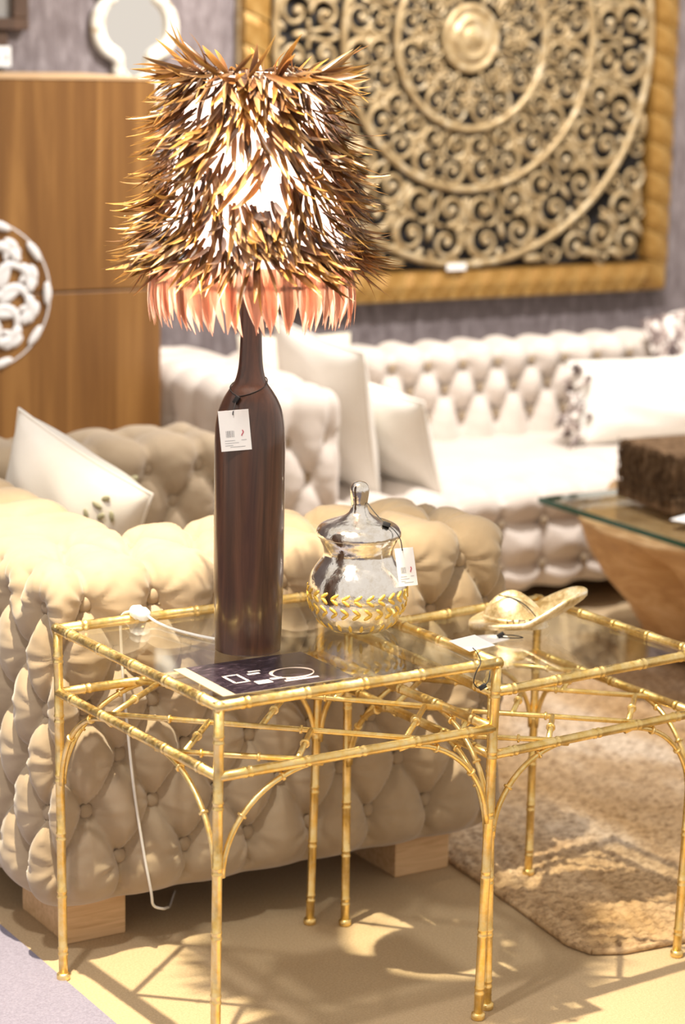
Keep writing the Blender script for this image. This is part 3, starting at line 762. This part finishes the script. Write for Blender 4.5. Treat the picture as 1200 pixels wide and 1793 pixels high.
# ------------------------------------------------------------------ cowboy hat ornament
def hat():
    base = np.array([2.265, 3.145, .5395]); vw = Vector((base[0], base[1], 0)).normalized(); rt = Vector((vw.y, -vw.x, 0))
    t = thing('cowboy_hat_ornament', 'small silver and gold leafed cowboy hat ornament with curled brim', 'ornament', tuple(base))
    def W(l, d, z): return tuple(rt*l-vw*d+Vector((0, 0, z)))      # l to the right, d towards the aisle
    # brim: ruled over polar grid, right end turned up, left end drooping
    nr, na = 12, 64; up = []; dn = []
    for i in range(nr+1):
        p = .28+.72*i/nr
        for j in range(na):
            q = 2*math.pi*j/na; c, s = math.cos(q), math.sin(q)
            l = (.108 if c > 0 else .096)*p*c; d = .066*p*s*(1-.22*c)
            z = .012 + (.058*max(0, c)**1.6*p**1.6 if c > 0 else .020*(1-p)*abs(c)) + .036*(abs(s)**1.6)*p**2.2*(.30+.9*max(0, c))
            if c < 0: z -= .006*abs(c)*p
            up.append(W(l, d, z+.005)); dn.append(W(l, d, z-.005 if i < nr else z-.003))
    f = []
    for i in range(nr):
        for j in range(na):
            a, b = i*na+j, i*na+(j+1) % na; f.append((a, b, b+na, a+na)); k = (nr+1)*na; f.append((k+a, k+a+na, k+b+na, k+b))
    k = (nr+1)*na
    for j in range(na): a, b = nr*na+j, nr*na+(j+1) % na; f.append((a, b, k+b, k+a)); a, b = j, (j+1) % na; f.append((a, k+a, k+b, b))
    B().add(up+dn, f).obj('brim', M_hat, t)
    # crown with a crease along its length
    v = []; f = []; nz, na = 12, 48
    for i in range(nz+1):
        u = i/nz; sh = (1-.42*u)*(1-u**4)
        for j in range(na):
            q = 2*math.pi*j/na; l = -.016-.006*u+.060*sh*math.cos(q); d = .046*sh*math.sin(q)
            z = .010+.062*min(1, u*1.10)
            z -= .024*math.exp(-((d-.004)/.009)**2)*max(0, u-.40)/.60; z -= .008*max(0, (l+.016)/.06)*u; z += .006*(l+.016)/.05*0
            v.append(W(l, d, z))
    for i in range(nz):
        for j in range(na): a, b = i*na+j, i*na+(j+1) % na; f.append((a, b, b+na, a+na))
    B().add(v, f).obj('crown', M_hat, t)
    bd = [W(-.016+.0530*math.cos(q), .0420*math.sin(q), .024) for q in np.linspace(0, 2*math.pi, 49)]
    band = B().add(*tube(bd, .0045, 8, False, flat=1.0)).obj('hat_band', M_hat, t)
    for q in (1.0, 1.35, 1.7):
        p = Vector(W(-.016+.0575*math.cos(q), .0470*math.sin(q), .024)); mm = frame_matrix(p, rt, (0, 0, 1))
        b = B()
        for (x0, x1, y0, y1) in ((-.006, .006, .0042, .0052), (-.006, .006, -.0052, -.0042), (-.006, -.005, -.005, .005), (.005, .006, -.005, .005)):
            vv, ff = box(x0, x1, y0, y1, -.001, .0012); b.add([tuple(mm @ Vector(a)) for a in vv], ff)
        b.obj('buckle', simple('dark_buckle', (.05, .04, .03), .4, .8), band, smooth=False)
    cr = [W(-.045+.065*q, .014+.022*q, .0640-.004*q-.026*q**3) for q in np.linspace(0, 1, 12)]
    B().add(*tube(cr, .0011, 6)).obj('crease_cord', M_cord, t)
hat()
def flat_card(label, pts, z, cord):
    P = np.array(pts); c = P.mean(0); t = thing('price_card', label, 'price tag', (c[0], c[1], z))
    v = [(p[0]-c[0], p[1]-c[1], dz) for dz in (0, .0012) for p in P]
    B().add(v, [(3, 2, 1, 0), (4, 5, 6, 7), (0, 1, 5, 4), (1, 2, 6, 5), (2, 3, 7, 6), (3, 0, 4, 7)]).obj('card', M_white, t, smooth=False)
    o = np.array([c[0], c[1], z]); cc, clip = cord
    B().add(*tube(smooth_curve(np.array(cc)-o, 24), .0009, 6)).obj('cord', M_cord, t)
    mm = frame_matrix(Vector(clip)-Vector(o), (.8, -.3, .5), (0, .2, 1)); v, f = bevel_box(-.006, .006, -.0036, .0036, -.0036, .0036, .0012)
    B().add([tuple(mm @ Vector(p)) for p in v], f).obj('clip', M_cord, t)
flat_card('blank white price card lying flat on the corner of the taller table', [(1.957, 2.858), (2.012, 2.869), (2.020, 2.938), (1.962, 2.925)], .6087,
          ([(1.969, 2.868, .611), (1.958, 2.840, .6125), (1.938, 2.800, .609), (1.928, 2.796, .597), (1.924, 2.797, .580), (1.931, 2.796, .570), (1.942, 2.796, .570), (1.952, 2.797, .580), (1.955, 2.799, .593)], (1.940, 2.7955, .5705)))
flat_card('white price card lying flat under the brim of the hat ornament', [(2.150, 3.080), (2.198, 3.092), (2.213, 3.128), (2.160, 3.135)], .5432,
          ([(2.185, 3.112, .5462), (2.197, 3.092, .5462), (2.222, 3.086, .5450), (2.213, 3.105, .5458), (2.190, 3.108, .5475)], (2.188, 3.104, .5495)))

# ------------------------------------------------------------------ cushions
def cushion(name, label, c, ew, eh, w, h, th, mat, puff=.55, group=None, trim=None, n=36, sag=.06):
    t = thing(name, label, 'cushion', tuple(c), group=group)
    ew = Vector(ew).normalized(); nn = ew.cross(Vector(eh)).normalized(); eh = nn.cross(ew)
    U, Vv = np.meshgrid(np.linspace(-1, 1, n), np.linspace(-1, 1, n)); vs = []; f = []
    pin = 1-sag*(1-np.abs(Vv)**2); pin2 = 1-sag*(1-np.abs(U)**2)
    T = th/2*((1-np.abs(U)**2.6)*(1-np.abs(Vv)**2.6))**puff
    T = T*(1+.06*np.sin(U*7+Vv*5)*np.cos(Vv*6))
    X = U*w/2*pin; Y = Vv*h/2*pin2
    for s in (1, -1):
        for a, b, d in zip(X.ravel(), Y.ravel(), T.ravel()): vs.append(tuple(ew*a+eh*b+nn*(s*d)))
    for s in (0, 1):
        for j in range(n-1):
            for i in range(n-1):
                q = [s*n*n+j*n+i, s*n*n+j*n+i+1, s*n*n+(j+1)*n+i+1, s*n*n+(j+1)*n+i]; f.append(q if s == 0 else q[::-1])
    cv = B().add(vs, f).obj('cover', mat, t)
    P = [(-1, q) for q in np.linspace(-1, 1, 12)]+[(q, 1) for q in np.linspace(-1, 1, 12)][1:]+[(1, -q) for q in np.linspace(-1, 1, 12)][1:]+[(-q, -1) for q in np.linspace(-1, 1, 12)][1:]
    pts = [tuple(ew*(a*w/2*(1-sag*(1-b*b)))+eh*(b*h/2*(1-sag*(1-a*a)))) for a, b in P]
    B().add(*tube(pts, .004, 6, False)).obj('piping', mat, t)
    return t, ew, eh, nn
t, ew, eh, nn = cushion('white_cushion', 'large white cushion with a small floral sprig leaning in the corner of the loveseat', (1.853, 4.130, .580), (.50, -.75, -.42), (-.25, -.20, 1), .33, .37, .17, M_cushion)
fl = simple('sage_print', (.42, .40, .26), .8)
for k, (a, b) in enumerate(((.085, .135), (.10, .118), (.072, .110), (.108, .098), (.094, .152), (.118, .125))):
    lift = .085*((1-(a/.165)**2.6)*(1-(b/.185)**2.6))**.55+.001      # on the swell of the cover
    for s in (1, -1):
        p = ew*a+eh*b+nn*(s*lift); mm = frame_matrix(p, ew*math.cos(k)+eh*math.sin(k), nn.cross(ew)); v, f = ball((0, 0, 0), .010, 8, 6, (1.3, .6, .35))
        B().add([tuple(mm @ Vector(q)) for q in v], f).obj('printed_sprig', fl, t)
cushion('white_cushion', 'tall white cushion standing against the inner side of the pale sofa arm', (3.055, 5.165, .572), (.14, -.95, -.14), (-.28, .0, 1), .38, .43, .13, M_cushion)
cushion('white_cushion', 'white cushion tipped sideways in front of the tall white cushion', (3.225, 5.115, .497), (.30, -.90, -.14), (-.46, .0, .88), .29, .31, .12, M_cushion)
cushion('white_cushion', 'cream cushion behind the tall white cushion in the pale sofa corner', (3.13, 5.455, .548), (.97, -.22, 0), (-.05, .22, 1), .32, .36, .10, velvet('cream_cotton', (.74, .68, .56), (.80, .74, .63), .1))
t, ew, eh, nn = cushion('lumbar_cushion', 'long white lumbar cushion with mottled brown end trim on the pale sofa', (4.31, 5.345, .493), (1, -.03, 0), (0, .28, 1), .62, .25, .15, M_cushion, .45)
for k in range(34):       # shaggy mottled tufts at its end
    a = -.285+random.uniform(-.045, .03); b = random.uniform(-.12, .11); d = -nn*random.uniform(-.05, .055)
    p0 = ew*a+eh*b+d; p1 = p0+(-ew*random.uniform(.015, .05)+eh*random.uniform(-.04, .03)-nn*0.0)
    B().add(*tube([p0, (Vector(p0)+Vector(p1))*.5+nn*.006, p1], [.011, .010, .002], 6)).obj('trim_tuft', M_trim, t)
cushion('patterned_cushion', 'mottled brown and white cushion behind the long lumbar cushion', (4.62, 5.487, .584), (1, -.1, .25), (-.2, .20, 1), .40, .34, .10, M_trim)

# ------------------------------------------------------------------ coffee table: teak root with a glass top
def coffee_table():
    org = np.array([3.95, 4.17, 0.])
    t = thing('root_coffee_table', 'coffee table of carved teak root with thick glass top', 'table', tuple(org))
    n, m = 96, 40; v = []
    for i in range(m+1):
        u = i/m; z = .0185+.3655*u
        for j in range(n):
            q = 2*math.pi*j/n
            R = .31+.28*u**.9+.035*math.sin(3*q+1.0+u*1.5)+.028*math.sin(5*q-2*u+2)+.016*math.sin(9*q+4*u)+.008*math.sin(17*q+9*u)
            # hollow notch and root horn on the side of the aisle
            dq = (q-math.pi*1.02+math.pi) % (2*math.pi)-math.pi
            R -= .07*math.exp(-(dq/.10)**2-((u-.72)/.16)**2)
            dq = (q-math.pi*1.26+math.pi) % (2*math.pi)-math.pi
            R += .06*math.exp(-(dq/.11)**2-((u-.36)/.10)**2)-.05*math.exp(-(dq/.16)**2-((u-.17)/.08)**2)
            v.append((R*1.0*math.cos(q), R*.95*math.sin(q), z+.012*math.sin(4*q)*(u-.5)))
    f = [(i*n+j, i*n+(j+1) % n, (i+1)*n+(j+1) % n, (i+1)*n+j) for i in range(m) for j in range(n)]
    f += [tuple(range(n))[::-1], tuple(m*n+j for j in range(n))]
    B().add(v, f).obj('root_base', M_stump, t, (-.06, .02, 0))
    g = B(); bv, bf = bevel_box(-.590, .70, -.72, .45, .392, .408, .002); g.add(bv, bf); g.obj('glass_top', M_glass, t, smooth=False)
    e = B()
    for (x0, x1, y0, y1) in ((-.592, -.589, -.72, .45), (.699, .702, -.72, .45), (-.59, .70, -.722, -.719), (-.59, .70, .449, .452)): e.add(*box(x0, x1, y0, y1, .393, .407))
    e.obj('glass_edge', M_glass_edge, t, smooth=False)
coffee_table()
def fibre_box():
    org = np.array([3.735, 4.40, .408]); t = thing('fibre_box', 'dark brown coarse fibre box standing on the glass coffee table', 'box', tuple(org), rz=-.10)
    v, f = bevel_box(-.20, .20, -.13, .13, 0, .042, .006); B().add(v, f).obj('body', M_basket, t)
    v, f = bevel_box(-.198, .198, -.128, .128, .046, .148, .010); B().add(v, f).obj('lid', M_basket, t)
    v, f = box(-.19, .19, -.12, .12, .040, .048); B().add(v, f).obj('seam', M_black, t, smooth=False)
    b = B(); rg = np.random.default_rng(3)
    for k in range(1500):                                             # loose fibres that stand off the faces
        if k % 2: p = np.array([-.201, rg.uniform(-.125, .125), rg.uniform(.01, .14)]); d = np.array([-.004, rg.normal()*.006, .018])
        else: p = np.array([rg.uniform(-.195, .195), -.131, rg.uniform(.01, .14)]); d = np.array([rg.normal()*.006, -.004, .018])
        b.add(*tube([p, p+d*.6, p+d], [.0012, .0012, .0003], 3, False))
    o = b.obj('loose_fibres', M_basket, t); o['kind'] = 'stuff'
fibre_box()
pc = B().add(*box(-.05, .05, -.035, .035, 0, .0015)).obj('paper_card', M_white, loc=(3.545, 4.235, .4082), smooth=False); pc.rotation_euler = (0, 0, .35)
tag(pc, 'small white card lying on the glass coffee table', 'card')

# ------------------------------------------------------------------ carved panel on the wall
def carved_panel():
    cx, yw, cz, half, fw = 3.980, 5.945, 1.530, .785, .088
    t = thing('carved_wall_panel', 'large square gilded wall panel carved with a scrollwork mandala', 'wall panel', (cx, yw, cz-half))
    def loc(u, v, d): return (u, -d, v+half)                           # u right, v up, d off the wall
    v, f = box(-half+.02, half-.02, -.006, 0, .02, 2*half-.02); B().add(v, f).obj('backing', M_black, t, smooth=False)
    org = Vector((0, 0, half))
    def put(b, name, mat=M_carve, ang=0, mesh=None):
        o = link(name, mesh or b.mesh(name, mat), t, org); o.rotation_euler = (0, ang, 0); return o
    # frame: slanted chiselled blocks, mitred at the corners
    inner = half-fw; nblk = 15; step = 2*inner/nblk; b = B(); sl = .035
    pr = []
    for i, (x, hgt) in enumerate(((0, .034), (.012, .048), (.5, .055), (.94, .044), (1, .030))):
        pr.append((x, hgt))
    P = []; F = []
    for x, hgt in pr:
        P += [(0+sl*(x-.5)+.002, -hgt+.004, -half+fw*x), (step*.30+sl*(x-.5), -hgt-.003, -half+fw*x), (step+sl*(x-.5)-.002, -hgt, -half+fw*x)]
    for i in range(len(pr)-1):
        for j in range(2): a = 3*i+j; F.append((a, a+1, a+4, a+3))
    n = len(P); P += [(p[0], 0, p[2]) for p in P]
    for i in range(len(pr)-1): a = 3*i; F += [(a, a+3, n+a+3, n+a), (a+2, n+a+2, n+a+5, a+5)]
    F += [(0, n, n+1, 1), (1, n+1, n+2, 2)]; L = 3*(len(pr)-1); F += [(L, L+1, n+L+1, n+L), (L+1, L+2, n+L+2, n+L+1)]
    me = new_mesh('frame_block', P, F, M_frame, False)
    cb = B().add(*bevel_box(-half, -half+fw+.004, -.046, 0, -half, -half+fw+.004, .006)).mesh('frame_corner', M_frame, False)
    for s in range(4):
        for k in range(nblk):
            o = link('frame_block', me, t, org); a = s*math.pi/2; m = Matrix.Rotation(a, 4, 'Y') @ Matrix.Translation((-inner+k*step, 0, 0))
            o.matrix_local = Matrix.Translation(org) @ m
        put(None, 'frame_corner', ang=s*math.pi/2, mesh=cb)
    me = B().add(*box(-half-.004, half+.004, -.02, 0, -half-.006, -half+.004)).mesh('frame_lip', M_carve, False)
    for s in range(4): put(None, 'frame_lip', ang=s*math.pi/2, mesh=me)
    # ring mouldings
    R1, R2, R3 = .270, .452, .682
    for R, w in ((R1, .0125), (R2, .0125), (R3, .0125)):
        q = np.linspace(0, 2*math.pi, 121); b = B().add(*tube([(R*math.cos(a), -.040, R*math.sin(a)) for a in q], w, 8, False)); put(b, 'ring_moulding')
    # medallion
    md = lathe([(.105, 0), (.106, .030), (.100, .042), (.088, .044), (.082, .034), (.070, .036), (.062, .050), (.052, .050), (.044, .040), (.034, .046), (.016, .056), (.0005, .058)], 48)
    put(B().add([(p[0], -p[2], p[1]) for p in md[0]], [q[::-1] for q in md[1]]), 'medallion')
    # scrolls
    def scroll(b, c, R, a0, dr, turns=1.2, w=.0135):
        T = np.linspace(0, 1, 22); P = []
        for s in T:
            a = a0+dr*2*math.pi*turns*s; r = R*(1-s)**.75+.006; P.append((c[0]+r*math.cos(a), -.030-.008*s, c[1]+r*math.sin(a)))
        b.add(*tube(P, w*.82*(1-.45*T), 6)); b.add(*ball((c[0], -.042, c[1]), w*1.05, 8, 6))
    def stem(b, pts, w=.011): b.add(*tube(smooth_curve([(p[0], -.030, p[1]) for p in pts], 16), w, 6))
    def leaf(b, c, a, L, w=.013):
        s = np.linspace(-1, 1, 8); b.add(*tube([(c[0]+math.cos(a)*L*k/2, -.034, c[1]+math.sin(a)*L*k/2) for k in s], np.maximum(.002, w*np.sqrt(1-s*s*.97)), 6))
    def motif(r0, r1, n):
        """one heart of scrolls between two rings, drawn around +v, mirror pair"""
        b = B(); h = r1-r0; wd = math.pi*(r0+r1)/2/n            # half width at mid radius
        for s in (1, -1):
            a = math.pi/2; k = min(h*.22, wd*.40)
            scroll(b, (s*wd*.52, r0+h*.70), k*1.10, -math.pi/2, s, 1.25, k*.25)
            scroll(b, (s*wd*.46, r0+h*.25), k*.90, math.pi/2, -s, 1.2, k*.25)
            stem(b, [(s*wd*.03, r0+.006), (s*wd*.14, r0+h*.20), (s*wd*.08, r0+h*.45), (s*wd*.34, r0+h*.50)], k*.15)
            stem(b, [(s*wd*.90, r0+h*.02), (s*wd*.98, r0+h*.40), (s*wd*.98, r0+h*.75), (s*wd*.62, r1-.006)], k*.16)
            leaf(b, (s*wd*.84, r0+h*.46), a+s*.6, h*.20, k*.24); leaf(b, (s*wd*.18, r0+h*.92), a-s*.8, h*.15, k*.22)
            b.add(*ball((s*wd*.88, -.038, r0+h*.93), k*.22, 8, 6))
        leaf(b, (0, r0+h*.62), math.pi/2, h*.26, k*.24)
        return b.mesh('scrollwork', M_carve)
    for r0, r1, n in ((.104, R1, 8), (R1+.008, R2-.004, 12), (R2+.008, R3-.004, 14)):
        me = motif(r0, r1, n)
        for k in range(n): put(None, 'scrollwork', ang=2*math.pi*(k+.5)/n, mesh=me)
    # corner spandrels
    b = B(); c = inner
    for (x, y, R, a0, d) in ((.60, .52, .050, 0, 1), (.52, .60, .050, 1.57, -1), (.63, .63, .045, .7, 1), (.64, .42, .040, 1.0, -1), (.42, .64, .040, .5, 1), (.655, .33, .028, 1.2, 1), (.33, .655, .028, .3, -1), (.57, .44, .03, 3, 1), (.44, .57, .03, 4, -1), (.668, .53, .026, 2, 1), (.53, .668, .026, 5, -1)):
        scroll(b, (x, -y), R, a0, d, 1.25, R*.27)
    for (x, y, a, L) in ((.56, .56, .785, .12), (.66, .48, 1.4, .09), (.48, .66, .2, .09), (.67, .26, 1.57, .08), (.26, .67, 0, .08), (.665, .585, 1.0, .07), (.585, .665, .5, .07)): leaf(b, (x, -y), -a, L, .015)
    me = b.mesh('corner_scrollwork', M_carve)
    for s in range(4): put(None, 'corner_scrollwork', ang=s*math.pi/2, mesh=me)
    tg = B().add(*box(-.035, .035, -.066, -.062, -.010, .010)).obj('price_label', M_white, t, (-.05, 0, fw+.012), smooth=False)
carved_panel()

# ------------------------------------------------------------------ wooden cabinet with a fretwork disc
def cabinet():
    xr, yf = 2.660, 5.35; org = np.array([2.05, yf, 0.])
    t = thing('oak_cabinet', 'tall oak cabinet with two stacked plain doors and a white fretwork disc', 'cabinet', tuple(org))
    B().add(*box(-.60, xr-2.05-.004, .020, .42, 0, 1.405)).obj('carcass', M_cab, t, smooth=False)
    for z0, z1, xe in ((.06, .882, xr), (.887, 1.41, xr-.028)):
        v, f = bevel_box(-.60, xe-2.05, 0, .020, z0, z1, .0015, 1); B().add(v, f).obj('door', M_cab, t, smooth=False)
    B().add(*box(-.60, xr-2.05-.026, -.002, .42, 1.410, 1.416)).obj('top_edge', M_foot, t, smooth=False)
    # white pierced disc, made of separate fret pieces
    c = np.array([2.162-2.05, -.006, .884])
    R = .188; d = link('fretwork_disc', B().add([(p[0]+0, p[2]*0-.0, p[1]) for p in lathe([(R-.004, 0), (R, 0)], 64, False)[0]], lathe([(R-.004, 0), (R, 0)], 64, False)[1]).mesh('fretwork_disc', M_fret, False), t, c)
    def arc(r, a0, a1, w0, cz=(0, 0)):
        q = np.linspace(a0, a1, 12); s = np.linspace(-1, 1, 12)
        return tube([(cz[0]+r*math.cos(a), 0, cz[1]+r*math.sin(a)) for a in q], np.maximum(.002, w0*np.sqrt(1-s*s*.96)), 8, flat=.35, up=(0, 1, 0))
    def drop(x, z, a, L, wd):
        s = np.linspace(-1, 1, 9); return tube([(x+math.cos(a)*L*k/2, 0, z+math.sin(a)*L*k/2) for k in s], np.maximum(.0015, wd*np.sqrt(1-s*s*.97)*(1-.35*s)), 8, flat=.35, up=(0, 1, 0))
    pieces = [B().add(*arc(R*.955, -.16, .16, .011)).mesh('fret_piece', M_fret), B().add(*drop(R*.70, .030, 1.57, .055, .013)).mesh('fret_piece', M_fret),
              B().add(*drop(R*.70, -.030, -1.57, .055, .013)).mesh('fret_piece', M_fret), B().add(*arc(.034, .5, 4.2, .011, (R*.44, .04))).mesh('fret_piece', M_fret),
              B().add(*drop(R*.45, 0, .6, .07, .011)).mesh('fret_piece', M_fret), B().add(*arc(R*.80, .22, .50, .012)).mesh('fret_piece', M_fret),
              B().add(*drop(R*.2, 0, 0, .06, .014)).mesh('fret_piece', M_fret), B().add(*arc(.02, -1, 2.6, .009, (R*.62, -.055))).mesh('fret_piece', M_fret)]
    for k in range(10):
        for me in pieces: link('fret_piece', me, d, rot=(0, 2*math.pi*k/10, 0))
cabinet()

# ------------------------------------------------------------------ ornate wall mirror, dark picture frame, tags on the wall
def mirror():
    cx, yw, cz = 2.868, 5.95, 1.690
    t = thing('lobed_mirror', 'distressed cream framed mirror of curved lobed outline on the wall', 'mirror', (cx, yw, cz))
    prof = [(0, .245), (.030, .232), (.052, .205), (.050, .180), (.060, .160), (.092, .140), (.112, .112), (.118, .075), (.110, .040), (.088, .012), (.072, -.0)]
    half = prof+[(x, -z) for x, z in prof[::-1][1:]]
    half = [(x, z-.075) for x, z in half]
    pts = half+[(-x, z) for x, z in half[::-1][1:-1]]
    ring = smooth_curve([(x, 0, z) for x, z in pts+[pts[0]]], 160)
    gl = [tuple(p*np.array([.93, 1, .95])) for p in ring]; n = len(gl)
    B().add([(p[0], -.012, p[2]) for p in gl]+[(0, -.012, -.075)], [(i, (i+1) % n, n) for i in range(n)]).obj('mirror_glass', M_mirror, t, smooth=False)
    B().add(*tube([(p[0], -.017, p[2]) for p in ring], .017, 10, False)).obj('frame', M_cream, t)
    inn = [(p[0]*.86, -.022, -.075+(p[2]+.075)*.91) for p in ring]
    B().add(*tube(inn, .008, 8, False)).obj('inner_moulding', M_cream, t)
    B().add(*box(-.05, .05, -.010, 0, -.29, .15)).obj('back_board', M_cream, t, smooth=False)
mirror()
def dark_frame():
    t = thing('dark_picture_frame', 'dark walnut picture frame hanging high beside the cream mirror', 'picture frame', (2.545, 5.95, 1.523))
    for (x0, x1, z0, z1) in ((-.34, 0, 0, .032), (-.045, 0, .032, .40), (-.34, -.295, .032, .40), (-.34, 0, .40, .432)):
        v, f = bevel_box(x0, x1, -.035, 0, z0, z1, .003, 1); B().add(v, f).obj('frame_rail', M_darkwood, t, smooth=False)
    B().add(*box(-.30, -.04, -.010, -.002, .03, .405)).obj('picture', simple('grey_print', (.30, .29, .28), .4), t, smooth=False)
dark_frame()
hk = B().add(*bevel_box(-.26, 0, -.02, 0, 0, .045, .003, 1)).obj('dark_wall_shelf', M_darkwood, loc=(2.490, 5.95, 1.476), smooth=False)
tag(hk, 'small dark wooden ledge under the walnut picture frame', 'shelf')
t = thing('price_tag', 'white tag with black bars hanging below the walnut picture frame', 'price tag', (2.470, 5.93, 1.425))
v, f = bevel_box(-.09, .027, -.003, 0, 0, .055, .002, 1); B().add(v, f).obj('card', M_white, t, smooth=False)
B().add(*box(.010, .016, -.005, -.003, .018, .034)).obj('printed_mark', M_ink, t, smooth=False)
B().add(*box(-.03, -.008, -.005, -.003, .018, .030)).obj('printed_mark', M_ink, t, smooth=False)
B().add(*box(-.002, .002, -.002, 0, .05, .056)).obj('loop', M_cord, t, smooth=False)
t = thing('price_tag', 'blank white tag hanging below the cream mirror behind the cabinet', 'price tag', (2.905, 5.914, 1.33))
v, f = bevel_box(-.03, .03, -.003, 0, 0, .072, .002, 1); B().add(v, f).obj('card', M_white, t, smooth=False)
B().add(*tube([(0, -.001, .07), (-.002, -.001, .082), (-.003, .004, .092)], .001, 5)).obj('loop', M_cord, t)
